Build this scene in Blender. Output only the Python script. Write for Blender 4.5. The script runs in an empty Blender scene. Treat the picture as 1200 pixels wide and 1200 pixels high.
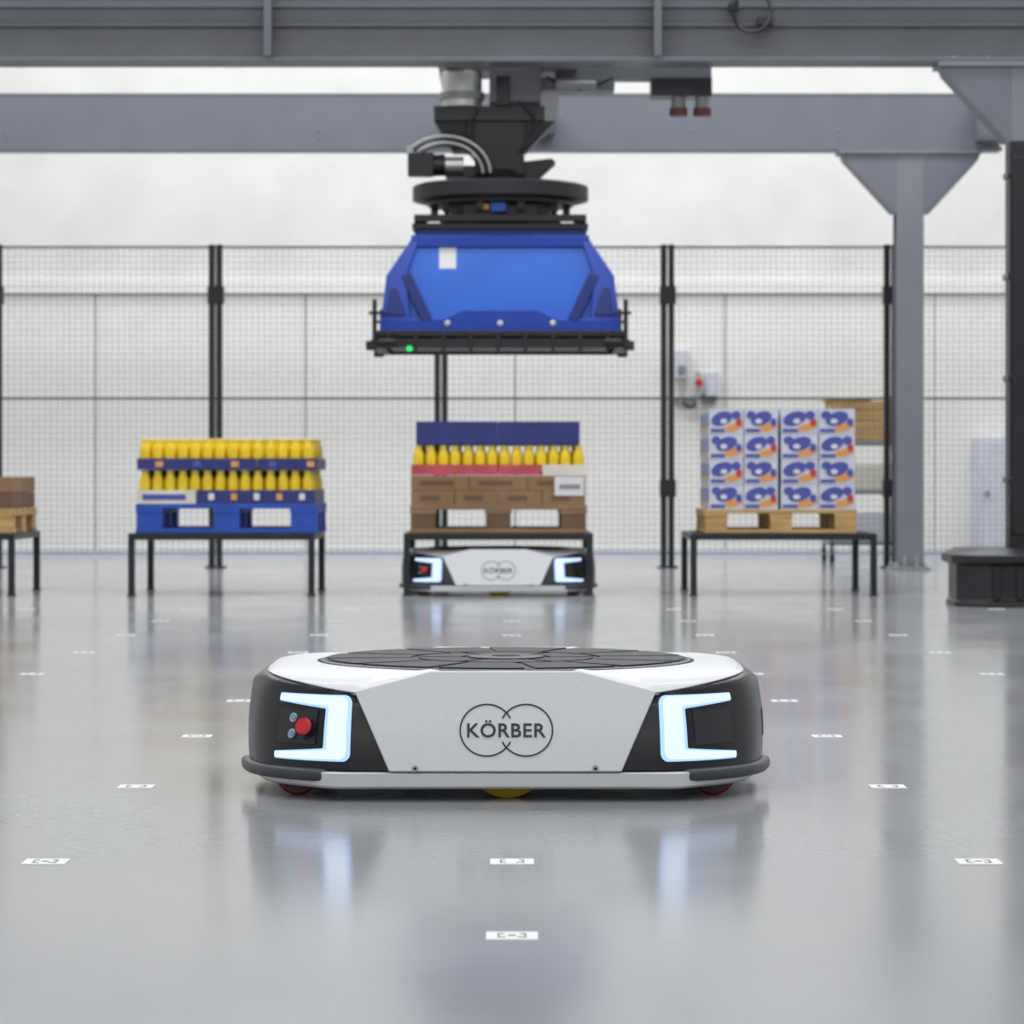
import bpy, math, random
from mathutils import Vector, Matrix
random.seed(4)
S=bpy.context.scene
S.view_settings.view_transform='Standard'
S.view_settings.look='None'
COL=S.collection

# ---------------------------------------------------------------- materials
def mat(name,col,rough=0.5,metal=0.0,noise=0.0,nscale=8.0,bump=0.0,spec=0.5,emit=None,es=0.0,coat=0.0,stretch=None,alpha=1.0):
    m=bpy.data.materials.new(name); m.use_nodes=True
    nt=m.node_tree; b=nt.nodes['Principled BSDF']
    b.inputs['Base Color'].default_value=(*col,1)
    b.inputs['Roughness'].default_value=rough
    b.inputs['Metallic'].default_value=metal
    b.inputs['Specular IOR Level'].default_value=spec
    b.inputs['Coat Weight'].default_value=coat
    if emit:
        b.inputs['Emission Color'].default_value=(*emit,1)
        b.inputs['Emission Strength'].default_value=es
    if noise>0 or bump>0:
        tc=nt.nodes.new('ShaderNodeTexCoord'); mp=nt.nodes.new('ShaderNodeMapping')
        if stretch: mp.inputs['Scale'].default_value=stretch
        n=nt.nodes.new('ShaderNodeTexNoise'); n.inputs['Scale'].default_value=nscale; n.inputs['Detail'].default_value=5
        nt.links.new(tc.outputs['Object'],mp.inputs[0]); nt.links.new(mp.outputs[0],n.inputs['Vector'])
        if noise>0:
            r=nt.nodes.new('ShaderNodeValToRGB')
            r.color_ramp.elements[0].position=0.3; r.color_ramp.elements[1].position=0.7
            r.color_ramp.elements[0].color=(*[max(0,c*(1-noise)) for c in col],1)
            r.color_ramp.elements[1].color=(*[min(1,c*(1+noise)) for c in col],1)
            nt.links.new(n.outputs['Fac'],r.inputs[0]); nt.links.new(r.outputs[0],b.inputs['Base Color'])
        if bump>0:
            bp=nt.nodes.new('ShaderNodeBump'); bp.inputs['Strength'].default_value=bump; bp.inputs['Distance'].default_value=0.01
            nt.links.new(n.outputs['Fac'],bp.inputs['Height']); nt.links.new(bp.outputs[0],b.inputs['Normal'])
    return m

M_white=mat('robot_white',(0.62,0.63,0.65),0.38,noise=0.03,nscale=160,coat=0.1)
M_dark=mat('robot_black',(0.008,0.009,0.012),0.3,noise=0.1,nscale=40,spec=.4)
M_disc=mat('disc_rubber',(0.012,0.014,0.018),0.55,noise=0.15,nscale=50,spec=.3)
M_discedge=mat('disc_edge',(0.07,0.075,0.08),0.4,0.4)
M_bump=mat('bumper_rubber',(0.045,0.05,0.055),0.45)
M_skirt=mat('skirt_alu',(0.66,0.68,0.70),0.35,0.1)
M_led=mat('led_lens',(0.04,0.06,.1),0.4,emit=(0.34,0.54,1.0),es=1.35)
M_ledcore=mat('led_core',(0.06,0.08,.1),0.4,emit=(0.64,0.77,1.0),es=1.25)
M_red=mat('red_plastic',(0.6,0.015,0.02),0.35)
M_btn=mat('button_blue',(0.2,0.3,0.5),0.4)
M_steel=mat('bright_steel',(0.55,0.55,0.55),0.3,0.9)
M_yellowwheel=mat('yellow_pu',(0.75,0.5,0.03),0.45)
M_redwheel=mat('red_pu',(0.25,0.01,0.012),0.45)
M_brown=mat('brown_knob',(0.10,0.035,0.03),0.45)
M_ink=mat('logo_ink',(0.02,0.022,0.025),0.5)
M_sym=mat('marker_symbol',(0.05,0.05,0.05),0.5)
M_gap=mat('gap_shadow',(0.01,0.01,0.01),0.8)

M_wall=mat('wall_upper',(0.75,0.75,0.735),0.8,noise=0.05,nscale=2.5,bump=0.2)
M_panel=mat('wall_panel',(0.85,0.845,0.815),0.55,noise=0.02,nscale=3)
M_side=mat('side_wall',(0.75,0.75,0.75),0.8,noise=0.03,nscale=1)
M_ceil=mat('ceiling_paint',(0.75,0.75,0.75),0.8,noise=0.03,nscale=1)
M_beam=mat('beam_paint',(0.165,0.175,0.21),0.45,noise=0.06,nscale=4)
M_beamd=mat('beam_paint_dark',(0.13,0.136,0.155),0.45,noise=0.08,nscale=4)
M_gus=mat('gusset_paint',(0.20,0.21,0.24),0.45,noise=0.04,nscale=4)
M_black=mat('black_steel',(0.011,0.012,0.015),0.45,noise=0.1,nscale=12)
M_blackp=mat('black_plastic',(0.012,0.013,0.016),0.35,noise=0.1,nscale=12)
M_wire=mat('fence_wire',(0.08,0.08,0.08),0.5)
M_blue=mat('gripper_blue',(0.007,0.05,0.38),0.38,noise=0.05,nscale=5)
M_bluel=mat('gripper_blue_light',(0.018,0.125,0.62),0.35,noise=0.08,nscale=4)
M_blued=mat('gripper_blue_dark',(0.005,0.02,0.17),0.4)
M_alu=mat('alu',(0.6,0.6,0.58),0.35,0.7)
M_label=mat('label_white',(0.72,0.72,0.72),0.5)
M_green=mat('led_green',(0,0.6,0.1),0.4,emit=(0,1,0.2),es=.6)
M_wood=mat('wood_light',(0.50,0.32,0.13),0.7,noise=0.25,nscale=6,stretch=(1,1,8))
M_woodb=mat('wood_brown',(0.25,0.155,0.08),0.75,noise=0.25,nscale=6,stretch=(1,1,8))
M_card=mat('cardboard',(0.26,0.155,0.078),0.8,noise=0.12,nscale=6)
M_cardd=mat('cardboard_dark',(0.15,0.085,0.048),0.8,noise=0.12,nscale=6)
M_palblue=mat('pallet_blue',(0.015,0.075,0.42),0.55,noise=0.15,nscale=5)
M_navy=mat('tray_navy',(0.022,0.032,0.17),0.5,noise=0.15,nscale=8)
M_pink=mat('tray_pink',(0.50,0.07,0.10),0.5,noise=0.2,nscale=8)
M_cream=mat('tray_cream',(0.70,0.68,0.60),0.5,noise=0.1,nscale=8)
M_yel=mat('bottle_yellow',(0.85,0.60,0.02),0.35,noise=0.1,nscale=20)
M_yelc=mat('bottle_cap',(0.85,0.66,0.12),0.4)
M_orange=mat('print_orange',(0.75,0.33,0.08),0.5)
M_pblue=mat('print_blue',(0.075,0.09,0.38),0.5)
M_pred=mat('print_red',(0.5,0.05,0.07),0.5)
M_boxw=mat('carton_white',(0.64,0.66,0.75),0.5,noise=0.04,nscale=10)
M_grey=mat('machine_grey',(0.28,0.29,0.30),0.4,0.3)

# floor material
def floor_mat():
    m=bpy.data.materials.new('epoxy_floor'); m.use_nodes=True
    nt=m.node_tree; N=nt.nodes; L=nt.links; b=N['Principled BSDF']
    tc=N.new('ShaderNodeTexCoord')
    n1=N.new('ShaderNodeTexNoise'); n1.inputs['Scale'].default_value=0.9; n1.inputs['Detail'].default_value=6
    mp=N.new('ShaderNodeMapping'); mp.inputs['Scale'].default_value=(1.0,0.45,1)
    L.new(tc.outputs['Object'],mp.inputs[0]); L.new(mp.outputs[0],n1.inputs['Vector'])
    r=N.new('ShaderNodeValToRGB'); r.color_ramp.elements[0].position=0.3; r.color_ramp.elements[1].position=0.72
    r.color_ramp.elements[0].color=(0.30,0.308,0.318,1); r.color_ramp.elements[1].color=(0.355,0.363,0.372,1)
    L.new(n1.outputs['Fac'],r.inputs[0]); L.new(r.outputs[0],b.inputs['Base Color'])
    n2=N.new('ShaderNodeTexNoise'); n2.inputs['Scale'].default_value=2.5; n2.inputs['Detail'].default_value=3
    L.new(mp.outputs[0],n2.inputs['Vector'])
    mr=N.new('ShaderNodeMapRange'); mr.inputs['From Min'].default_value=0.3; mr.inputs['From Max'].default_value=0.7
    mr.inputs['To Min'].default_value=0.12; mr.inputs['To Max'].default_value=0.18
    L.new(n2.outputs['Fac'],mr.inputs['Value']); L.new(mr.outputs[0],b.inputs['Roughness'])
    n3=N.new('ShaderNodeTexNoise'); n3.inputs['Scale'].default_value=14; n3.inputs['Detail'].default_value=3
    L.new(tc.outputs['Object'],n3.inputs['Vector'])
    bp=N.new('ShaderNodeBump'); bp.inputs['Strength'].default_value=0.04; bp.inputs['Distance'].default_value=0.01
    L.new(n3.outputs['Fac'],bp.inputs['Height']); L.new(bp.outputs[0],b.inputs['Normal'])
    b.inputs['Specular IOR Level'].default_value=0.6
    return m
M_floor=floor_mat()

# ---------------------------------------------------------------- mesh builder
class B:
    def __init__(s): s.v=[]; s.f=[]; s.m=[]; s.mats=[]
    def mi(s,m):
        if m not in s.mats: s.mats.append(m)
        return s.mats.index(m)
    def add(s,vs,fs,m):
        o=len(s.v); k=s.mi(m); s.v+= [tuple(v) for v in vs]
        for f in fs: s.f.append([i+o for i in f]); s.m.append(k)
    def box(s,x0,x1,y0,y1,z0,z1,m):
        vs=[(x0,y0,z0),(x1,y0,z0),(x1,y1,z0),(x0,y1,z0),(x0,y0,z1),(x1,y0,z1),(x1,y1,z1),(x0,y1,z1)]
        s.add(vs,[(3,2,1,0),(4,5,6,7),(0,1,5,4),(1,2,6,5),(2,3,7,6),(3,0,4,7)],m)
    def loft(s,rings,m,closed=True,cap0=False,cap1=False):
        n=len(rings[0]); vs=[p for r in rings for p in r]; fs=[]
        for i in range(len(rings)-1):
            for j in range(n if closed else n-1):
                a=i*n+j; b=i*n+(j+1)%n; fs.append((a,b,b+n,a+n))
        if cap0: fs.append(tuple(reversed(range(n))))
        if cap1: fs.append(tuple(range((len(rings)-1)*n,len(rings)*n)))
        s.add(vs,fs,m)
    def cyl(s,p0,p1,r,m,seg=16,r2=None):
        p0=Vector(p0);p1=Vector(p1); d=(p1-p0).normalized()
        u=d.orthogonal().normalized(); w=d.cross(u); r2=r if r2 is None else r2
        R=lambda p,q:[tuple(p+(u*math.cos(a)+w*math.sin(a))*q) for a in [2*math.pi*i/seg for i in range(seg)]]
        s.loft([R(p0,r),R(p1,r2)],m,True,True,True)
    def prism(s,pts,axis,a,b,m):
        def P(p,t):
            return {'y':(p[0],t,p[1]),'x':(t,p[0],p[1]),'z':(p[0],p[1],t)}[axis]
        s.loft([[P(p,a) for p in pts],[P(p,b) for p in pts]],m,True,True,True)
    def hull4(s,r0,r1,m): s.loft([r0,r1],m,True,True,True)
    def tube(s,path,r,m,seg=8):
        rings=[]; path=[Vector(p) for p in path]
        for i,p in enumerate(path):
            d=(path[min(i+1,len(path)-1)]-path[max(i-1,0)]).normalized()
            u=d.cross(Vector((0.13,0.21,1))).normalized(); w=d.cross(u)
            rings.append([tuple(p+(u*math.cos(a)+w*math.sin(a))*r) for a in [2*math.pi*k/seg for k in range(seg)]])
        s.loft(rings,m,True,True,True)
    def lathe(s,c,prof,m,seg=10):
        s.loft([[ (c[0]+r*math.cos(2*math.pi*k/seg),c[1]+r*math.sin(2*math.pi*k/seg),c[2]+z) for k in range(seg)] for r,z in prof],m,True,True,True)
    def done(s,name,parent=None,bevel=0,smooth=True,origin=None,ang=35,seg=2):
        me=bpy.data.meshes.new(name)
        if origin is None and parent is None:
            xs=[v[0] for v in s.v]; ys=[v[1] for v in s.v]; zs=[v[2] for v in s.v]
            origin=((min(xs)+max(xs))/2,(min(ys)+max(ys))/2,min(zs))
        if origin is None: origin=(0,0,0)
        me.from_pydata([(v[0]-origin[0],v[1]-origin[1],v[2]-origin[2]) for v in s.v],[],s.f)
        for m in s.mats: me.materials.append(m)
        me.polygons.foreach_set('material_index',s.m)
        import bmesh
        bm=bmesh.new(); bm.from_mesh(me); bmesh.ops.recalc_face_normals(bm,faces=bm.faces); bm.to_mesh(me); bm.free()
        if smooth:
            me.polygons.foreach_set('use_smooth',[True]*len(me.polygons))
            me.set_sharp_from_angle(angle=math.radians(ang))
        me.update()
        o=bpy.data.objects.new(name,me); COL.objects.link(o); o.location=origin
        if parent: o.parent=parent
        if bevel>0:
            md=o.modifiers.new('bevel','BEVEL'); md.width=bevel; md.segments=seg; md.limit_method='ANGLE'; md.angle_limit=math.radians(40)
        return o

def empty(name,loc):
    e=bpy.data.objects.new(name,None); e.empty_display_size=0.1; e.location=loc; COL.objects.link(e); return e

# ---------------------------------------------------------------- room
X0,X1,Y0,Y1,H=-7,7,-5,24.3,6.0
b=B(); b.box(X0,X1,Y0,Y1,-0.1,0,M_floor); fl=b.done('floor',smooth=False,origin=(0,0,0))
b=B(); b.box(X0,X1,Y1,Y1+0.2,0,H,M_wall); b.done('wall_back',smooth=False)
b=B(); b.box(X0-0.2,X0,Y0,Y1,0,H,M_side); b.done('wall_left',smooth=False)
b=B(); b.box(X1,X1+0.2,Y0,Y1,0,H,M_side); b.done('wall_right',smooth=False)
b=B(); b.box(X0,X1,Y0-0.2,Y0,0,H,M_side); b.done('wall_front',smooth=False)
b=B(); b.box(X0,X1,Y0,Y1,H,H+0.2,M_ceil); b.done('ceiling',smooth=False)
# lower wall cladding panels
b=B(); x=-6.57
while x<6.9:
    xa=max(x,X0+0.01); xb=min(x+1.64,X1-0.01)
    b.box(xa,xb,Y1-0.05,Y1-0.001,0.0,2.06,M_panel); x+=1.65
b.box(X0+0.01,X1-0.01,Y1-0.09,Y1-0.001,2.065,2.16,M_panel)
b.done('trim_1',bevel=0.004,smooth=False)
b=B(); b.box(X0+0.01,X1-0.01,Y1-0.065,Y1-0.051,0,0.06,M_boxw); b.done('baseboard_back',smooth=False)

# ceiling luminaires; last row, by the back wall, is added to brighten it
for i,(y,pw) in enumerate([(-2.5,195),(2,190),(6.5,215),(11,255),(15.5,290),(19.4,300),(22.6,225)]):
    ld=bpy.data.lights.new('ceiling_lamp_light','AREA'); ld.shape='RECTANGLE'; ld.size=11; ld.size_y=0.9; ld.energy=pw; ld.color=(0.98,0.99,1)
    e=B(); e.box(-5.6,5.6,y-0.5,y+0.5,5.88,6.0,M_ceil); p=e.done('ceiling_lamp',smooth=False)
    lo=bpy.data.objects.new('light',ld); COL.objects.link(lo); lo.parent=p; lo.location=(0,0,-0.01)

# floor markers
b=B()
for D in [4.27,5.09,6.32,7.54,8.72,9.9,11.1,12.3,13.5,14.7]:
    for k in range(-4,5):
        if D<4.5 and k!=0: continue
        x=k*0.77
        s=0.036; z=0.001
        b.box(x-s,x+s,D-s,D+s,0,z,M_label)
        z2=z+0.0006
        for (u0,u1,w0,w1) in [(-.55,-.48,-.5,.5),(-.55,-.25,-.5,-.38),(-.55,-.3,.38,.5),(.48,.55,-.5,.5),(.2,.55,-.5,-.38),(.3,.55,.38,.5),(-.15,.15,-.12,.12)]:
            if (k+int(D))%2 and u0==-.15: continue
            b.box(x+u0*s,x+u1*s,D+w0*s,D+w1*s,z,z2,M_sym)
b.done('floor_marker_stickers',smooth=False,origin=(0,0,0))

# ---------------------------------------------------------------- robot
Bq=[(0,.012,.06),(.15,.012,.06),(.25,.012,.06),(.33,.022,.06),(.40,.058,.06),(.46,.115,.06),(.50,.185,.06),(.522,.28,.06),(.53,.38,.06),(.53,.5,.06)]
Mq=[(0,.062,.200),(.15,.062,.200),(.25,.062,.202),(.325,.072,.205),(.388,.104,.207),(.448,.155,.210),(.49,.215,.215),(.515,.3,.218),(.522,.39,.22),(.523,.5,.22)]
Oq=[(0,.066,.2505),(.148,.066,.2505),(.222,.064,.231),(.297,.062,.212),(.355,.088,.220),(.413,.135,.229),(.455,.19,.236),(.482,.26,.241),(.49,.36,.243),(.492,.5,.243)]
Sq=[(0,.002,.055),(.15,.002,.055),(.25,.002,.055),(.335,.004,.055),(.395,.052,.055),(.45,.108,.055),(.49,.185,.055),(.51,.28,.055),(.515,.38,.055),(.515,.5,.055)]
def ev(K,k,lin=False):
    n=len(K)-1; k=max(0,min(n-1e-6,k)); i=int(k); t=k-i
    P=[Vector(p) for p in K]
    p1,p2=P[i],P[i+1]
    if lin and i<3: return p1.lerp(p2,t)
    p0=P[i-1] if i>0 else Vector((-P[1].x,P[1].y,P[1].z))
    p3=P[i+2] if i+2<=n else Vector((P[n-1].x,1-P[n-1].y,P[n-1].z))
    if lin and i==3: p0=p1*2-p2
    return 0.5*((2*p1)+(p2-p0)*t+(2*p0-5*p1+4*p2-p3)*t*t+(3*p1-p0-3*p2+p3)*t*t*t)
NS=6
def quarter(K,lin=False): return [ev(K,i/NS,lin) for i in range(0,(len(K)-1)*NS)]+[Vector(K[-1])]
def full(q):
    r=list(q)
    r+=[Vector((p.x,1-p.y,p.z)) for p in reversed(q[:-1])]
    r+=[Vector((-p.x,1-p.y,p.z)) for p in q[1:]]
    r+=[Vector((-p.x,p.y,p.z)) for p in reversed(q[1:-1])]
    return r
def inset(r,d,dz=0):
    out=[]
    n=len(r)
    for i,p in enumerate(r):
        a=r[i-1]; c=r[(i+1)%n]; t=(c-a); nn=Vector((t.y,-t.x,0))
        nn=nn.normalized() if nn.length>1e-9 else Vector((0,0,0))
        out.append(Vector((p.x-nn.x*d,p.y-nn.y*d,p.z+dz)))
    return out
def surf(k,z,off,side=1,back=False):
    def Q(k,z):
        a=ev(Bq,k); c=ev(Mq,k); v=(z-a.z)/(c.z-a.z)
        bul=0.006*4*v*(1-v) if 0<v<1 else 0
        return a.lerp(c,v),bul
    p,bul=Q(k,z); tk=Q(k+.05,z)[0]-Q(k-.05,z)[0]; tz=Q(k,z+.01)[0]-Q(k,z-.01)[0]
    n=tk.cross(tz).normalized()
    if n.y>0 and abs(n.y)>abs(n.x): n=-n
    if n.x<0 and k>4: n=-n
    p=p+n*(off+bul)
    if back: p.y=1-p.y; n=Vector((n.x,-n.y,n.z))
    p.x*=side; n=Vector((n.x*side,n.y,n.z))
    return p,n

def text_mesh(txt,width,name,m,parent):
    cu=bpy.data.curves.new(name,'FONT'); cu.body=txt; cu.size=1; cu.extrude=0.01; cu.offset=0.014
    cu.space_character=1.08
    o=bpy.data.objects.new(name+'_tmp',cu); COL.objects.link(o); bpy.context.view_layer.update()
    dg=bpy.context.evaluated_depsgraph_get()
    me=bpy.data.meshes.new_from_object(o.evaluated_get(dg)); me.name=name
    bpy.data.objects.remove(o)
    xs=[v.co.x for v in me.vertices]; w=max(xs)-min(xs); cx=(max(xs)+min(xs))/2
    k=width/w
    for v in me.vertices: v.co=Vector(((v.co.x-cx)*k,(v.co.y-0.35)*k,v.co.z*k))
    me.materials.clear(); me.materials.append(m)
    t=bpy.data.objects.new(name,me); COL.objects.link(t); t.parent=parent
    return t

def robot(loc,scale=1.0):
    E=empty('mobile_robot',loc); E.scale=(scale,)*3
    b=B()
    rb=full(quarter(Bq)); rm=full(quarter(Mq)); ro=full(quarter(Oq,True))
    rings=[]
    for v in [0,.15,.35,.5,.65,.85,1]:
        ring=[a.lerp(c,v) for a,c in zip(rb,rm)]
        rings.append(inset(ring,-0.006*4*v*(1-v)))
    q=quarter(Oq,True); qm=quarter(Mq)
    q2=[]
    for i,p in enumerate(q):
        k=i/NS
        if k<3: q2.append(Vector((qm[i].x,.078,.203)))
        else: q2.append(Vector((p.x,p.y+.002,p.z-.004)))
    rt=full(q2)
    rings.append([a.lerp(c,.5)+Vector((0,0,.002)) for a,c in zip(rm,rt)])
    rings.append(rt)
    b.loft([inset(rb,.012)]+rings,M_dark,True,True,True)
    b.done('body_shell',E,ang=50)
    b=B()
    circ=[]
    for p in ro:
        a=math.atan2(p.y-.5,p.x); circ.append(Vector((.398*math.cos(a),.5+.398*math.sin(a),.2485)))
    rr=[inset(ro,.006,-.010),inset(ro,0,-.002),inset(ro,.003,.0005)]
    for t in (.25,.5,.75):
        rr.append([a.lerp(c,t)+Vector((0,0,.006*math.sin(math.pi*t)*(1 if a.z<.249 else .1))) for a,c in zip(ro,circ)])
    rr.append(circ); rr.append([c+Vector((0,0,-.02)) for c in circ])
    b.loft(rr,M_white,True); b.done('top_shell',E,ang=60)
    for back in (False,True):
        hexp=[(-.148,.2515),(.148,.2515),(.297,.2125),(.227,.059),(-.227,.059),(-.297,.2125)]
        f=lambda x,z,d:(x,(z-.058)*.3377-.002+d,z)
        fr=[f(x,z,0) for x,z in hexp]; bk=[f(x,z,.016) for x,z in hexp]
        if back: fr=[(p[0],1-p[1],p[2]) for p in fr]; bk=[(p[0],1-p[1],p[2]) for p in bk]
        b=B(); b.loft([fr,bk],M_white,True,True,True)
        b.done('back_panel' if back else 'front_panel',E,bevel=.003,seg=3,ang=40)
    b=B(); rs=full(quarter(Sq))
    b.loft([inset(rs,.004,.002),rs,[Vector((p.x,p.y,.030)) for p in inset(rs,.002)],[Vector((p.x,p.y,.025)) for p in inset(rs,.008)]],M_skirt,True,True,True)
    b.done('lower_skirt',E,ang=40)
    b=B()
    for sx in (-1,1):
        b.cyl((sx*.176,.001,.066),(sx*.176,-.003,.0655),.0065,M_steel,12); b.cyl((sx*.176,-.0026,.0655),(sx*.176,-.0036,.0654),.003,M_gap,6)
    b.done('screws',E)
    b=B()
    for sx in (-1,1):
        for sy in (0,1):
            rings=[]
            ks=[3.0+ i*.2 for i in range(0,26)]
            for i,k in enumerate(ks):
                p=ev(Bq,k); t=ev(Bq,min(9,k+.05))-ev(Bq,k-.05); n=Vector((t.y,-t.x,0)).normalized()
                e=min(1,.35+i*.3) if i<4 else min(1,.35+(len(ks)-1-i)*.3)
                c=p+n*(.001-.008*(1-e)); c.z=.050
                ring=[]
                for a in range(14):
                    an=2*math.pi*a/14; ca=math.cos(an); sa=math.sin(an)
                    ca=math.copysign(abs(ca)**.7,ca); sa=math.copysign(abs(sa)**.7,sa)
                    q=c+n*(ca*.016*e)+Vector((0,0,sa*.0125*e))
                    if sy: q.y=1-q.y
                    q.x*=sx; ring.append(q)
                rings.append(ring)
            b.loft(rings,M_bump,True,True,True)
    b.done('corner_bumpers',E,ang=60)
    def bracket(b,sx,back):
        ks,ke=2.66,4.92; U=.079; zt,zb=.2035,.076; R=.016
        s0=ks*U; s1=ke*U; wv=.057; ht=.027; hb=.023
        outer=[];inner=[]
        n1=16
        for i in range(n1):
            t=i/n1; outer.append((s1+(s0+R-s1)*t,zt+.000)); inner.append((s1+(s0+wv+.004-s1)*t,zt-ht*(.6+.4*t)))
        for i in range(7):
            a=math.pi/2+ i/6*math.pi/2; outer.append((s0+R+R*math.cos(a),zt-R+R*math.sin(a)))
            a2=a; r=.004; inner.append((s0+wv+r+r*math.cos(a2),zt-ht-r+r*math.sin(a2)))
        for i in range(1,10):
            t=i/10; outer.append((s0,zt-R+(zb+2*R-zt)*t)); inner.append((s0+wv,zt-ht-.004+((zb+hb+.004)-(zt-ht-.004))*t))
        for i in range(7):
            a=math.pi+ i/6*math.pi/2; outer.append((s0+R+R*math.cos(a),zb+R+R*math.sin(a)))
            r=.004; inner.append((s0+wv+r+r*math.cos(a),zb+hb+r+r*math.sin(a)))
        for i in range(1,n1+1):
            t=i/n1; outer.append((s0+R+(s1-s0-R)*t,zb)); inner.append((s0+wv+.004+(s1-s0-wv-.004)*t,zb+hb*(1-.4*t)))
        def ring(w,off): return [tuple(surf((a[0]*(1-w)+c[0]*w)/U,a[1]*(1-w)+c[1]*w,off,sx,back)[0]) for a,c in zip(outer,inner)]
        b.loft([ring(0,-.002),ring(0,.002),ring(.10,.0038),ring(.14,.004)],M_led,False)
        b.loft([ring(.14,.004),ring(.5,.0045),ring(.86,.004)],M_ledcore,False)
        b.loft([ring(.86,.004),ring(.92,.0038),ring(1,.002),ring(1,-.002)],M_led,False)
    b=B()
    for sx in (-1,1):
        for back in (False,True): bracket(b,sx,back)
    b.done('led_brackets',E,ang=70)
    b=B()
    for (sx,ka,kb,za,zb,off,m) in [(-1,3.62,4.86,.106,.172,.002,M_blackp),(1,3.62,4.86,.106,.172,.0008,M_blackp)]:
        g=[[tuple(surf(ka+(kb-ka)*i/8,za+(zb-za)*j/4,off,sx)[0]) for i in range(9)] for j in range(5)]
        g=[[tuple(surf(ka+(kb-ka)*i/8,za,-.002,sx)[0]) for i in range(9)]]+g+[[tuple(surf(ka+(kb-ka)*i/8,zb,-.002,sx)[0]) for i in range(9)]]
        b.loft(g,m,False)
    def knob(k,z,r,h,m,sx=-1,r2=None):
        p,n=surf(k,z,0,sx); b.cyl(p,p+n*h,r,m,20,r2)
    knob(3.90,.137,.0215,.006,M_blackp); knob(3.90,.137,.012,.014,M_red)
    p,n=surf(3.90,.137,.013,-1); b.cyl(p,p+n*.008,.0175,M_red,24,.0155)
    for z in (.155,.124):
        knob(4.34,z,.0095,.006,M_steel); knob(4.34,z,.0065,.008,M_btn)
    g=[[tuple(surf(7.0+.5*i/4,.105+.055*j,.002,1)[0]) for i in range(5)] for j in range(2)]
    b.loft(g,M_grey,False)
    b.done('control_panel',E,ang=40)
    b=B()
    def arcpad(r0,r1,a0,a1,z0,z1,m,n=8):
        ring=lambda r,z:[(r*math.cos(a0+(a1-a0)*i/n),.5+r*math.sin(a0+(a1-a0)*i/n),z) for i in range(n+1)]
        poly=lambda z:ring(r0,z)+list(reversed(ring(r1,z)))
        b.loft([poly(z0),poly(z1)],m,True,True,True)
    b.lathe((0,.5,.236),[(.391,0),(.391,.0135),(.386,.0155)],M_discedge,96)
    b.lathe((0,.5,.24),[(.384,0),(.384,.012)],M_disc,96)
    for i in range(12):
        a=2*math.pi*i/12+.13; arcpad(.20,.376,a+.03,a+2*math.pi/12-.03,.2515,.2545,M_disc)
    for i in range(6):
        a=2*math.pi*i/6; arcpad(.095,.185,a+.05,a+2*math.pi/6-.05,.2515,.2545,M_disc)
    b.lathe((0,.5,.25),[(.08,0),(.08,.006),(.074,.007)],M_blackp,40)
    b.lathe((0,.5,.25),[(.03,0),(.03,.008),(.027,.009)],M_disc,24)
    b.done('lift_disc',E,ang=30)
    b=B()
    def wheel(x,y,r,w,m,hub):
        b.loft([[ (x+rr*math.cos(a),yy,r+rr*math.sin(a)) for a in [2*math.pi*i/40 for i in range(40)]] for rr,yy in [(r*.9,y-w/2),(r,y-w/2+.006),(r,y+w/2-.006),(r*.9,y+w/2)]],m,True,True,True)
        b.cyl((x,y-w/2-.003,r),(x,y+w/2+.003,r),r*.80,hub,24)
    wheel(.004,.10,.085,.045,M_yellowwheel,M_blackp); wheel(.004,.90,.085,.045,M_yellowwheel,M_blackp)
    for sx in (-1,1):
        for y in (.15,.85): wheel(sx*.415,y,.045,.035,M_redwheel,M_blackp)
    b.done('wheels',E,ang=40)
    ang=math.atan(.3377)
    L=bpy.data.objects.new('emblem',None); COL.objects.link(L); L.parent=E
    zc=.1385; L.location=(.002,(zc-.058)*.3377-.0028,zc); L.rotation_euler=(math.pi/2-ang,0,0); L.empty_display_size=.05
    b=B(); r=.0535; w=.0030; dx=.0385
    for s in (-1,1):
        cx=s*dx; N=120; run=[]
        def seg(run):
            if len(run)>1:
                b.loft([[(cx+(r)*math.cos(a),r*math.sin(a),.0) for a in run],[(cx+(r)*math.cos(a),r*math.sin(a),.0006) for a in run],[(cx+(r-w)*math.cos(a),(r-w)*math.sin(a),.0006) for a in run],[(cx+(r-w)*math.cos(a),(r-w)*math.sin(a),0) for a in run]],M_ink,False)
        for i in range(N+1):
            a=2*math.pi*i/N; y=r*math.sin(a); inner=(math.cos(a)*s<0)
            if inner and abs(y)<.0235: seg(run); run=[]
            else: run.append(a)
        seg(run)
    b.done('emblem_rings',L,smooth=False)
    t=text_mesh('KÖRBER',.154,'emblem_lettering',M_ink,L); t.location=(0,0,.0002)
    return E
robot((-.013,6.02,0)); robot((-.073,16.22,0),.98)

# ---------------------------------------------------------------- tables, pallets
def table(cx,w=.985,name='load_table',yf=16.28,d=.9,zt=.331):
    b=B(); x0=cx-w/2; x1=cx+w/2; t=.034
    for x in (x0,x1-t):
        for y in (yf,yf+d-t):
            b.box(x,x+t,y,y+t,0.006,zt-.03,M_black); b.box(x-.006,x+t+.006,y-.006,y+t+.006,0,.008,M_black)
    b.box(x0,x1,yf,yf+t,zt-.035,zt,M_black); b.box(x0,x1,yf+d-t,yf+d,zt-.035,zt,M_black)
    b.box(x0,x0+t,yf+t,yf+d-t,zt-.035,zt,M_black); b.box(x1-t,x1,yf+t,yf+d-t,zt-.035,zt,M_black)
    for i in range(1,4):
        y=yf+d*i/4; b.box(x0+t,x1-t,y-.02,y+.02,zt-.025,zt-.003,M_black)
    return b.done(name,bevel=.002)
table(-3.12); table(-1.535); table(-.073,1.0); table(1.435,.985)

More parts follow.
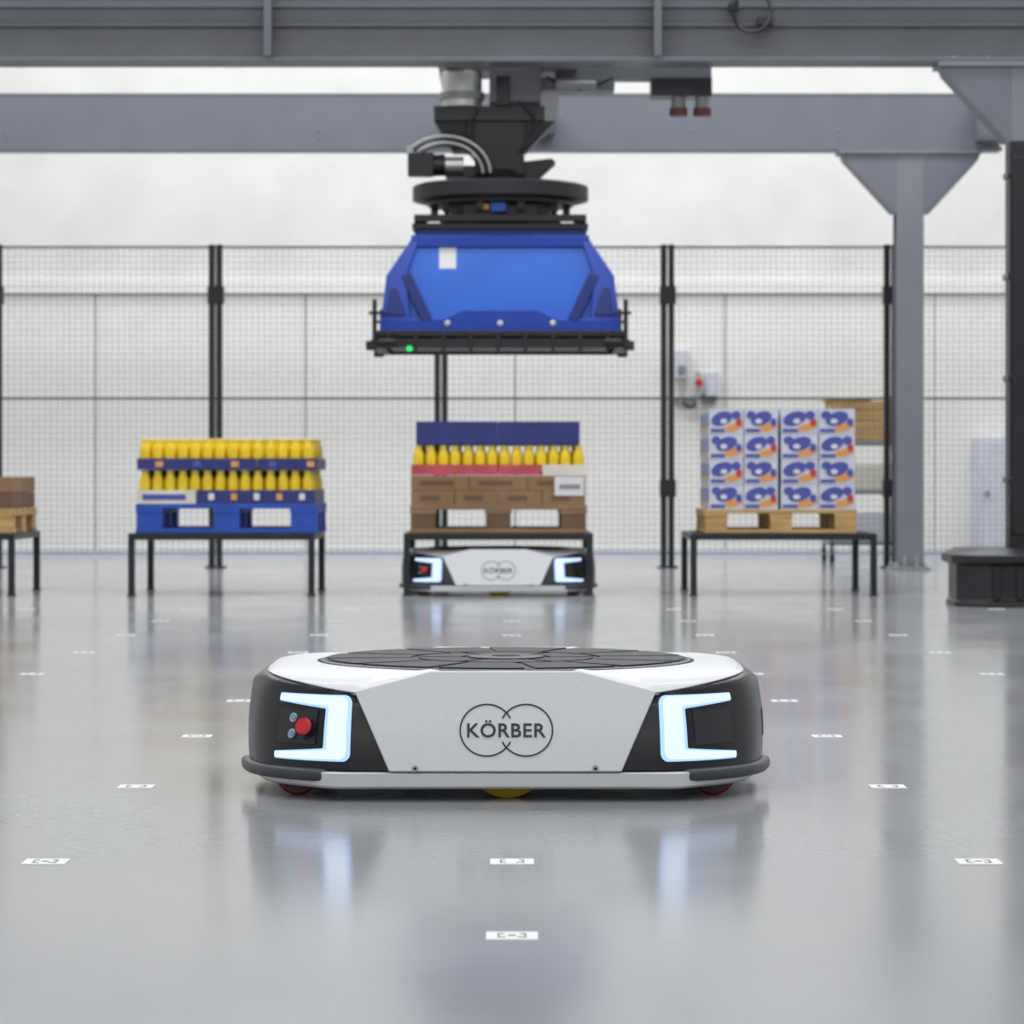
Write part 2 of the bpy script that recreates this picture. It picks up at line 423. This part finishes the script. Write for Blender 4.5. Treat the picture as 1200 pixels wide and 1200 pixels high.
def pallet(name,x0,x1,y0,y1,z0,h,m,mb=None):
    b=B(); mb=mb or m; t=h*.16
    n=5; w=(y1-y0); bw=w*.15
    for i in range(n):
        y=y0+(w-bw)*i/(n-1); b.box(x0,x1,y,y+bw,z0+h-t,z0+h,m)
    for i in range(3):
        L=(x1-x0)*.15; x=x0+(x1-x0-L)*i/2
        b.box(x,x+L,y0,y1,z0+h-2*t,z0+h-t,m)
        for j in range(3):
            y=y0+(w-bw)*j/2; b.box(x+.004,x+L-.004,y+.002,y+bw,z0+t,z0+h-2*t,mb)
    for j in range(3):
        y=y0+(w-bw)*j/2; b.box(x0,x1,y,y+bw,z0,z0+t,m)
    return b.done(name,bevel=.003)
ZT=.3315
pallet('plastic_pallet',-1.99,-1.03,16.30,17.14,ZT,.155,M_palblue)
pallet('wooden_pallet',-.54,.395,16.30,17.14,ZT,.148,M_woodb,M_cardd)
pallet('wooden_pallet',1.02,1.825,16.30,17.14,ZT,.125,M_wood)
pallet('wooden_pallet',-3.60,-2.64,16.30,17.14,ZT,.13,M_wood)

def bottles(b,x0,x1,y0,y1,z,h,sp=.062):
    nx=int((x1-x0)/sp); ny=int((y1-y0)/sp); r=min((x1-x0)/nx,(y1-y0)/ny)*.495
    for i in range(nx):
        for j in range(ny):
            c=(x0+(x1-x0)*(i+.5)/nx+random.uniform(-.002,.002),y0+(y1-y0)*(j+.5)/ny,z+random.uniform(0,.002))
            b.lathe(c,[(r*.9,0),(r,.01),(r,h*.60),(r*.92,h*.72),(r*.6,h*.86),(r*.55,h*.89)],M_yel,9)
            b.lathe((c[0],c[1],c[2]+h*.89),[(r*.68,0),(r*.68,h*.10),(r*.58,h*.11)],M_yelc,9)
def tray(b,x0,x1,y0,y1,z0,z1,m,n=1):
    L=(x1-x0)/n
    for i in range(n):
        a=x0+i*L+.003; c=x0+(i+1)*L-.003
        mm=m[i] if isinstance(m,list) else m
        b.box(a,c,y0,y1,z0,z0+.01,mm); t=.006
        b.box(a,c,y0,y0+t,z0+.01,z1,mm); b.box(a,c,y1-t,y1,z0+.01,z1,mm)
        b.box(a,a+t,y0+t,y1-t,z0+.01,z1,mm); b.box(c-t,c,y0+t,y1-t,z0+.01,z1,mm)
b=B(); z=.4875
xa,xb,ya,yb=-1.985,-1.04,16.305,17.13
tray(b,xa,xb,ya,yb,z,z+.072,[M_cream,M_navy,M_navy],3)
bottles(b,xa+.008,xb-.008,ya+.008,yb-.008,z+.012,.165)
b.box(xa+.03,xa+.26,ya-.0015,ya,z+.02,z+.05,M_pblue)
for k in range(5): b.box(xa+.38+k*.12,xa+.41+k*.12,ya-.0015,ya,z+.02,z+.055,M_orange if k%2 else M_label)
z2=z+.180
tray(b,xa-.0,xb+.01,ya,yb,z2,z2+.06,M_navy,3)
bottles(b,xa+.008,xb-.008,ya+.008,yb-.008,z2+.012,.152)
for k in range(5): b.box(xa+.1+k*.2,xa+.14+k*.2,ya-.0015,ya,z2+.015,z2+.045,M_orange if k%2==0 else M_pblue)
b.done('bottle_tray_stack')
b=B(); z=.4805; xa,xb=-.535,.39
for r in range(2):
    n=3 if r else 4
    for i in range(n):
        L=(xb-xa)/n; zz=z+r*.079
        for j in range(2):
            y=ya+j*.412; b.box(xa+i*L+.002,xa+(i+1)*L-.002,y,y+.408,zz,zz+.077,M_card)
        b.box(xa+i*L+.05,xa+(i+1)*L-.08,ya-.0015,ya,zz+.025,zz+.05,M_cardd)
b.box(.225,.38,ya-.004,ya-.001,z+.05,z+.15,M_label); b.box(.25,.36,ya-.006,ya-.004,z+.085,z+.11,M_grey)
b.done('cardboard_box_stack',bevel=.003)
b=B(); z=.639
tray(b,xa,xb,ya,yb,z,z+.055,[M_pink,M_pink,M_pink,M_cream],4)
bottles(b,xa+.008,xb-.008,ya+.008,yb-.008,z+.012,.145)
b.done('bottle_tray_stack')
b=B(); z=.800
for i in range(2):
    L=.435
    for j in range(2):
        y=ya+.01+j*.405; x=-.51+i*L; b.box(x+.002,x+L-.002,y,y+.40,z,z+.122,M_navy)
        b.box(x+.0015,x+L-.0015,y+.19,y+.21,z+.121,z+.1225,M_pblue)
b.done('navy_carton_stack',bevel=.004)
b=B(); z=ZT+.1255; hh=.1335
cols=[(1.045,1.225),(1.228,1.408),(1.422,1.62),(1.623,1.815)]
for r in range(4):
    for ci,(a,c) in enumerate(cols):
        a+=random.uniform(-.003,.003); z0=z+r*hh; z1=z0+hh-.002; w=c-a
        for j in range(3):
            y=16.31+j*.27; b.box(a,c-.002,y,y+.266,z0,z1,M_boxw)
        yf=16.31-.0015
        def pr(u0,u1,v0,v1,m,d=0): b.box(a+u0*w,a+u1*w,yf-d,yf+.001,z0+v0*hh,z0+v1*hh,m)
        def blob(cu,cv,ru,rv,m,d,sk=0):
            pts=[(a+(cu+ru*math.cos(t)+sk*math.sin(t))*w,z0+(cv+rv*math.sin(t))*hh) for t in [2*math.pi*q/12 for q in range(12)]]
            b.prism(pts,'y',yf-d,yf+.001,m)
        f=(r+ci)%2
        blob(.36 if f else .5,.60,.30,.30,M_pblue,.001,.1)
        blob(.78 if f else .2,.74,.14,.17,M_pblue,.0015)
        blob(.70,.26,.24,.16,M_orange,.002,.12)
        blob(.42,.50,.10,.10,M_label,.003); blob(.86,.45,.09,.17,M_pred if f else M_pblue,.0025)
        pr(.04,.45,.06,.2,M_pblue,.001)
        if ci==0:
            for j in range(3):
                y=16.31+j*.27
                b.box(a-.0015,a+.001,y+.05,y+.2,z0+.3*hh,z0+.85*hh,M_pblue); b.box(a-.002,a+.001,y+.1,y+.24,z0+.12*hh,z0+.3*hh,M_orange)
b.done('printed_carton_stack',bevel=0,smooth=False)
b=B(); z=ZT+.1305
for r in range(2):
    for i in range(5):
        for j in range(2):
            x=-3.595+i*.19; b.box(x+.003,x+.187,ya+j*.41,ya+j*.41+.405,z+r*.085,z+r*.085+.083,M_card if (i+r)%2 else M_cardd)
b.done('cardboard_box_stack',bevel=.004)

# ---------------------------------------------------------------- gantry
def ibeam_x(b,x0,x1,yc,z0,h,m,d=.2,t=.025):
    b.box(x0,x1,yc-d/2,yc+d/2,z0,z0+t,m); b.box(x0,x1,yc-d/2,yc+d/2,z0+h-t,z0+h,m); b.box(x0,x1,yc-.01,yc+.01,z0+t,z0+h-t,m)
G=empty('gantry_frame',(0,18.5,0))
def chd(b,name,bev=.003):
    o=b.done(name,None,bevel=bev,origin=(0,18.5,0)); o.parent=G; o.location=(0,0,0); return o
ZB=2.825
b=B(); ibeam_x(b,-5.5,3.3,16.42,ZB,.40,M_beamd,.24)
for x in (-4.0,-1.29,.77,3.0):
    b.box(x-.012,x+.012,16.31,16.41,ZB+.025,ZB+.375,M_beamd)
    b.prism([(16.31,ZB+.1),(16.31,ZB+.3),(16.26,ZB+.375),(16.26,ZB+.025)],'x',x-.02,x+.02,M_beamd)
b.box(-5.5,3.3,16.385,16.41,ZB+.30,ZB+.375,M_gus)  # gleam along the web, painted in as two paler strips
b.box(-5.5,3.3,16.375,16.41,ZB+.20,ZB+.21,M_gus)
chd(b,'near_beam')
b=B(); ibeam_x(b,-5.5,3.3,20.85,ZB,.385,M_beam,.2)
b.box(-5.5,3.2,20.75,20.84,ZB+.02,ZB+.37,M_beam)
for x in (-3.4,-1.3,1.2,2.2): 
    for dz in (.09,.13): b.cyl((x,20.745,ZB+dz),(x,20.76,ZB+dz),.012,M_gus,8)
chd(b,'far_beam')
b=B()
for xx in (-5.2,3.2):
    b.box(xx-.09,xx+.09,16.54,20.74,ZB+.05,ZB+.36,M_beam)
chd(b,'end_beams')
b=B()
def column(xc,yc,w=.184):
    z0=.025; z1=ZB-.02
    b.box(xc-w/2,xc+w/2,yc-.1,yc-.086,z0,z1,M_gus); b.box(xc-w/2,xc+w/2,yc+.086,yc+.1,z0,z1,M_beam)
    b.box(xc-.008,xc+.008,yc-.086,yc+.086,z0,z1,M_beam)
    b.box(xc-w/2-.04,xc+w/2+.04,yc-.15,yc+.15,0,.022,M_grey)
    for sx in (-1,1):
        for sy in (-1,1): b.cyl((xc+sx*.1,yc+sy*.125,.02),(xc+sx*.1,yc+sy*.125,.05),.014,M_steel,8)
        b.prism([(yc-.1,.02),(yc-.145,.02),(yc-.1,.1)],'x',xc+sx*.04-.006,xc+sx*.04+.006,M_grey)
    b.box(xc-w/2-.39,xc+w/2+.39,yc-.12,yc+.12,z1-.004,z1+.02,M_gus)
    for sx in (-1,1):
        e=xc+sx*w/2
        b.prism([(e,z1-.005),(e+sx*.375,z1-.005),(e+sx*.36,z1-.05),(e+sx*.03,z1-.41),(e,z1-.41)],'y',yc-.10,yc-.085,M_beam)
        b.prism([(e+sx*.375,z1-.01),(e+sx*.36,z1-.05),(e+sx*.03,z1-.41),(e+sx*.02,z1-.405),(e+sx*.35,z1-.05)],'y',yc-.12,yc+.02,M_beamd)
        for q in (.12,.3): b.cyl((e+sx*q,yc-.08,z1-.03),(e+sx*q,yc-.08,z1+.05),.016,M_steel,8)
column(2.68,20.85); column(2.735,16.42); column(-5.2,20.85); column(-5.2,16.42)
chd(b,'columns')
b=B()
b.tube([(1.27+.10*math.cos(a),16.30+.012*math.sin(a*2),3.09+.11*math.sin(a)) for a in [math.pi*.8+i*.18 for i in range(26)]],.010,M_black)
b.box(1.30,1.38,16.29,16.38,3.02,3.06,M_black); b.box(1.15,1.2,16.3,16.39,3.1,3.14,M_black)
chd(b,'cable_loop',0)

# gripper
GP=empty('layer_gripper_crane',(-.063,16.85,0))
ox,oy=-.063,16.85
def gch(b,name,bev=.003,ang=35):
    o=b.done(name,None,bevel=bev,origin=(ox,oy,0),ang=ang); o.parent=GP; o.location=(0,0,0); return o
def rect(hw,hd,z,cx=ox,cy=oy): return [(cx-hw,cy-hd,z),(cx+hw,cy-hd,z),(cx+hw,cy+hd,z),(cx-hw,cy+hd,z)]
b=B()
zf=1.300
for (x0,x1,y0,y1) in [(ox-.685,ox+.685,oy-.52,oy-.46),(ox-.685,ox+.685,oy+.46,oy+.52),(ox-.685,ox-.62,oy-.46,oy+.46),(ox+.62,ox+.685,oy-.46,oy+.46)]:
    b.box(x0,x1,y0,y1,zf+.015,zf+.06,M_black)
    b.box(x0+.01,x1-.01,y0+.005,y1-.005,zf+.075,zf+.105,M_black)
b.box(ox-.60,ox+.60,oy-.45,oy+.45,zf+.03,zf+.1,M_black)
for sx in (-1,1):
    for y in (oy-.53,oy+.40):
        b.box(ox+sx*.665-.012,ox+sx*.665+.012,y,y+.03,zf,zf+.27,M_black)
        b.box(ox+sx*.69-.02,ox+sx*.69+.02,y-.01,y+.06,zf+.0,zf+.05,M_black)
        b.box(ox+sx*.645-.05,ox+sx*.645+.05,y,y+.03,zf+.19,zf+.205,M_black)
    b.cyl((ox+sx*.55,oy-.54,zf+.045),(ox+sx*.64,oy-.54,zf+.045),.018,M_black,12)
for i in range(9): b.box(ox-.6+i*.145,ox-.58+i*.145,oy-.53,oy-.52,zf-.005,zf+.1,M_blackp)
b.cyl((ox-.48,oy-.535,zf+.008),(ox-.48,oy-.525,zf+.008),.016,M_green,12)
gch(b,'clamp_frame')
b=B()
z0,z1,z2=1.415,1.70,1.90
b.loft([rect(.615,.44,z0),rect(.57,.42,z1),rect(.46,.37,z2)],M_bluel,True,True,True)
for sy in (-1,1):
    yb_,ym,yt=oy+sy*.475,oy+sy*.455,oy+sy*.395
    th=.05*sy
    for sx in (-1,1):
        X=lambda v:ox+sx*v
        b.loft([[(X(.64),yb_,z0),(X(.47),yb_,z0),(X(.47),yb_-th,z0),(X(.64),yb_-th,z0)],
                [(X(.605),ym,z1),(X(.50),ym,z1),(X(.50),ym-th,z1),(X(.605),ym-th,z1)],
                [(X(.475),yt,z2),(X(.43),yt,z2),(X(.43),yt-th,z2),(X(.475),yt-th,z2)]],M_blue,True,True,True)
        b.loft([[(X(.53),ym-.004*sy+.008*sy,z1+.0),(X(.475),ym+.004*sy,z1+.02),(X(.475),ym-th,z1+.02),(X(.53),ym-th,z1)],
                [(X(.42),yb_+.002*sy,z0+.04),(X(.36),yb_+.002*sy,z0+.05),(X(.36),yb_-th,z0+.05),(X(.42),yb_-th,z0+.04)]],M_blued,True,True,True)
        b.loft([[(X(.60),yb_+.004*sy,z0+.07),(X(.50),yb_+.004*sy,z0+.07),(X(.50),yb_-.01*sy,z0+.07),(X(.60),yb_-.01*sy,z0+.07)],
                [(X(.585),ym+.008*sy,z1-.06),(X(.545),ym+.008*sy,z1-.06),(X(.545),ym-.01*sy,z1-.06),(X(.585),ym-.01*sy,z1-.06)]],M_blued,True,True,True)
    b.loft([[(ox+x,yb_,z0-.015),(ox+x,yb_,z0+h),(ox+x,yb_-th*1.2,z0+h),(ox+x,yb_-th*1.2,z0-.015)] for x,h in [(-.64,.055),(-.30,.055),(-.20,.105),(.20,.105),(.30,.055),(.64,.055)]],M_blue,True,True,True)
    a,c=sorted((yt+.005*sy,yt-th)); b.box(ox-.475,ox+.475,a,c,z2-.045,z2+.02,M_blue)
    for k in (-.28,0,.28): b.cyl((ox+k,yb_+.006*sy,z0+.03),(ox+k,yb_-.02*sy,z0+.03),.017,M_alu,12)
for sx in (-1,1):
    a,c=sorted((ox+sx*.64,ox+sx*.58)); b.box(a,c,oy-.46,oy+.46,z0-.015,z0+.055,M_blue)
    a,c=sorted((ox+sx*.61,ox+sx*.55)); b.box(a,c,oy-.42,oy+.42,z1-.06,z1,M_blue)
gch(b,'blue_hood',.006)
b=B()
b.loft([[(ox-.325,oy-.412,1.74),(ox-.235,oy-.412,1.74),(ox-.235,oy-.38,1.74),(ox-.325,oy-.38,1.74)],[(ox-.325,oy-.381,1.865),(ox-.235,oy-.381,1.865),(ox-.235,oy-.35,1.865),(ox-.325,oy-.35,1.865)]],M_label,True,True,True)
gch(b,'label',0)
b=B()
b.box(ox-.44,ox+.44,oy-.36,oy+.36,1.92,1.955,M_blued)
b.box(ox-.47,ox+.47,oy-.38,oy+.38,1.955,1.985,M_black)
b.box(ox-.46,ox+.46,oy-.40,oy-.34,1.995,2.03,M_black); b.box(ox-.46,ox+.46,oy+.34,oy+.40,1.995,2.03,M_black)
b.box(ox-.46,ox-.40,oy-.34,oy+.34,1.985,2.03,M_black); b.box(ox+.40,ox+.46,oy-.34,oy+.34,1.985,2.03,M_black)
b.lathe((ox,oy,1.985),[(.33,0),(.33,.05),(.28,.07),(.28,.18)],M_black,32)
b.lathe((ox,oy,2.125),[(.44,0),(.48,.01),(.48,.085),(.455,.095),(.30,.10)],M_black,56)
b.lathe((ox,oy,2.105),[(.40,0),(.40,.03)],M_blackp,48)
for q in range(10):
    a=q/10*2*math.pi; b.box(ox+.36*math.cos(a)-.02,ox+.36*math.cos(a)+.02,oy+.36*math.sin(a)-.02,oy+.36*math.sin(a)+.02,2.06,2.11,M_blackp)
b.box(ox-.05,ox+.03,oy-.35,oy-.30,2.05,2.10,M_bluel); b.box(ox-.12,ox-.06,oy-.35,oy-.30,2.06,2.09,M_orange); b.box(ox-.2,ox+.2,oy-.31,oy-.2,2.03,2.09,M_blackp)
gch(b,'turntable',.002)
b=B()
b.lathe((ox,oy,2.22),[(.20,0),(.16,.05),(.13,.08)],M_black,24)
b.box(ox-.14,ox+.13,oy-.12,oy+.12,2.27,2.62,M_black)
b.hull4(rect(.20,.10,2.40,ox-.06),rect(.33,.12,2.56,ox-.03),M_black)
b.box(ox-.36,ox+.24,oy-.14,oy+.14,2.56,2.64,M_blackp)
b.prism([(ox+.1,2.23),(ox+.20,2.25),(ox+.30,2.34),(ox+.28,2.36),(ox+.1,2.34)],'y',oy-.1,oy+.1,M_black)
b.box(ox-.50,ox-.36,oy-.2,oy-.06,2.26,2.38,M_blackp); b.cyl((ox-.36,oy-.13,2.32),(ox-.30,oy-.13,2.32),.06,M_blackp,16); b.cyl((ox-.30,oy-.13,2.32),(ox-.20,oy-.13,2.32),.045,M_alu,16)
b.cyl((ox-.48,oy-.13,2.38),(ox-.48,oy-.13,2.42),.03,M_alu,12); b.box(ox-.3,ox-.1,oy-.1,oy+.05,2.26,2.32,M_blackp)
for q in range(4):
    r=.17+q*.018
    b.tube([(ox-.30+r*math.cos(a)*1.1-.0,oy-.16-q*.012,2.27+r*math.sin(a)*.9) for a in [i*.2 for i in range(13)]],.008,M_alu if q%2 else M_blackp,6)
b.tube([(ox-.12-.05*math.sin(i*.5),oy-.17,2.62-i*.035) for i in range(10)],.009,M_blackp,6)
b.tube([(ox+.10+.10*math.sin(i*.35),oy-.16,2.66-i*.03) for i in range(10)],.009,M_blackp,6)
b.tube([(ox+.25+i*.06,oy-.13,2.80-.07*math.sin(i*.52)) for i in range(7)],.010,M_blackp,6)
b.cyl((ox-.21,oy-.05,2.64),(ox-.21,oy-.05,2.83),.11,M_alu,28); b.cyl((ox-.21,oy-.05,2.68),(ox-.21,oy-.05,2.72),.125,M_grey,28)
b.box(ox-.06,ox+.22,oy-.15,oy+.15,2.66,2.84,M_beamd); b.box(ox-.02,ox+.05,oy-.17,oy-.14,2.64,2.80,M_blackp)
b.box(ox-.30,ox+.42,oy-.12,oy+.3,2.84,2.92,M_beamd)
b.box(ox+.22,ox+.62,oy-.1,oy+.1,2.73,2.80,M_beamd); b.cyl((ox+.3,oy-.12,2.75),(ox+.52,oy-.12,2.75),.03,M_grey,12)
b.box(ox+.30,ox+1.15,oy-.06,oy+.12,2.80,2.87,M_beamd)
b.box(ox+.82,ox+1.15,oy-.10,oy+.1,2.70,2.80,M_blackp)
for q in (.97,1.10):
    b.cyl((ox+q,oy-.04,2.62),(ox+q,oy-.04,2.75),.04,M_grey,14); b.cyl((ox+q,oy-.04,2.595),(ox+q,oy-.04,2.64),.05,M_brown,14)
b.box(ox-.35,ox-.2,16.50,20.76,2.92,3.07,M_beamd); b.box(ox+.2,ox+.35,16.50,20.76,2.92,3.07,M_beamd)
gch(b,'mast_and_trolley',.003)

# ---------------------------------------------------------------- safety fence
FY=21.25
b=B(); posts=[-5.15,-3.56,-2.04,-.487,1.073,2.61,4.15]
for x in posts:
    b.box(x-.048,x-.008,FY-.03,FY+.03,.01,2.227,M_black); b.box(x+.004,x+.044,FY-.03,FY+.03,.01,2.227,M_black)
    b.box(x-.07,x+.07,FY-.06,FY+.06,0,.012,M_black)
    for z in (.55,1.88): b.box(x-.055,x+.055,FY-.045,FY+.04,z-.06,z+.06,M_black)
for z in (1.166,2.21):
    b.box(posts[0],posts[-1],FY-.008,FY+.008,z-.007,z+.007,M_black)
b.box(posts[0],posts[-1],FY-.006,FY+.006,.094,.104,M_grey)
x=posts[0]
while x<posts[-1]:
    b.box(x-.0012,x+.0012,FY-.0012,FY+.0012,.1,2.2,M_wire); x+=.042
z=.13
while z<2.2:
    b.box(posts[0],posts[-1],FY-.0036,FY-.0012,z-.0012,z+.0012,M_wire); z+=.042
b.done('safety_fence',smooth=False)

# ---------------------------------------------------------------- light curtain post w base
b=B()
octo=lambda x0,x1,y0,y1,c:[(x0+c,y0),(x1-c,y0),(x1,y0+c),(x1,y1-c),(x1-c,y1),(x0+c,y1),(x0,y1-c),(x0,y0+c)]
def ring(o,z): return [(p[0],p[1],z) for p in o]
b.loft([ring(octo(2.16,2.88,14.9,15.5,.14),0),ring(octo(2.16,2.88,14.9,15.5,.14),.02),ring(octo(2.17,2.87,14.92,15.48,.14),.03),ring(octo(2.17,2.87,14.92,15.48,.14),.20),ring(octo(2.14,2.90,14.88,15.52,.14),.215),ring(octo(2.14,2.90,14.88,15.52,.14),.25),ring(octo(2.20,2.84,14.95,15.45,.12),.283)],M_blackp,True,True,True)
for k in range(4): b.box(2.33+k*.11,2.36+k*.11,14.905,14.93,.04,.20,M_black)
b.box(2.44,2.58,15.12,15.26,.28,2.28,M_black); b.box(2.455,2.565,15.105,15.125,.35,2.2,M_blackp)
for z in (.6,1.1,1.6,2.1): b.box(2.43,2.59,15.11,15.27,z,z+.03,M_blackp)
b.done('light_curtain_post',bevel=.004)

# ---------------------------------------------------------------- background bits
b=B()
cx0,cx1,cy0,cy1=2.30,2.88,22.3,22.9
for x in (cx0,cx1-.03):
    for y in (cy0,cy1-.03): b.box(x,x+.03,y,y+.03,.10,.87,M_grey); b.cyl((x,y+.015,.05),(x+.03,y+.015,.05),.05,M_black,14)
for z in (.13,.5,.855): b.box(cx0,cx1,cy0,cy1,z,z+.03,M_grey)
b.box(cx0+.05,cx1-.1,cy0+.05,cy1-.1,.53,.72,M_cream); b.box(cx0+.1,cx1-.05,cy0+.05,cy1-.1,.16,.36,M_boxw)
b.done('utility_cart',bevel=.004)
b=B(); z=.887
for i in range(4): b.box(cx0+.02,cx1-.02,cy0+.03,cy0+.05,z+i*.075,z+i*.075+.065,M_wood); b.box(cx0+.02,cx1-.02,cy1-.05,cy1-.03,z+i*.075,z+i*.075+.065,M_wood)
for x in (cx0+.02,cx1-.04): b.box(x,x+.02,cy0+.05,cy1-.05,z,z+.29,M_wood); 
b.box(cx0+.04,cx1-.04,cy0+.05,cy1-.05,z,z+.02,M_wood); b.box(cx0+.0,cx0+.3,cy0+.02,cy1-.05,z+.291,z+.31,M_wood)
b.done('wooden_crate',bevel=.003)
b=B(); b.box(3.62,3.95,23.9,24.24,.05,.93,M_boxw); b.box(3.64,3.93,23.89,23.9,.08,.90,M_boxw); b.box(3.62,3.95,23.92,24.22,0,.05,M_grey); b.cyl((3.68,23.87,.5),(3.68,23.895,.5),.02,M_grey,10); b.done('storage_cabinet',bevel=.006)
b=B()
wy=24.249
b.box(1.28,1.38,wy-.1,wy,1.40,1.62,M_boxw); b.box(1.30,1.36,wy-.13,wy-.1,1.44,1.5,M_grey)
b.cyl((1.46,wy-.08,1.15),(1.46,wy-.08,1.45),.025,M_alu,12); b.cyl((1.46,wy-.08,1.36),(1.46,wy-.16,1.36),.03,M_red,14)
b.box(1.52,1.62,wy-.11,wy,1.26,1.44,M_boxw); b.cyl((1.33,wy-.05,1.2),(1.33,wy-.05,1.41),.018,M_alu,10)
b.tube([(1.33+.02*i,wy-.09,1.22-.05*math.sin(i*.5)) for i in range(10)],.012,M_black)
b.box(1.28,1.60,wy-.05,wy,1.2,1.25,M_grey)
b.done('wall_valve_unit',bevel=.004)

# ---------------------------------------------------------------- world, camera
w=bpy.data.worlds.new('hall_world'); S.world=w; w.use_nodes=True
w.node_tree.nodes['Background'].inputs[0].default_value=(.8,.85,.9,1); w.node_tree.nodes['Background'].inputs[1].default_value=.3
cd=bpy.data.cameras.new('camera'); cam=bpy.data.objects.new('camera',cd); COL.objects.link(cam); S.camera=cam
cam.location=(0,0,.638); cam.rotation_euler=(math.pi/2,0,0)
cd.sensor_width=36; cd.lens=3614/1200*36; cd.shift_y=-43/1200
cd.clip_start=.05; cd.clip_end=100
cd.dof.use_dof=True; cd.dof.focus_distance=6.1; cd.dof.aperture_fstop=9
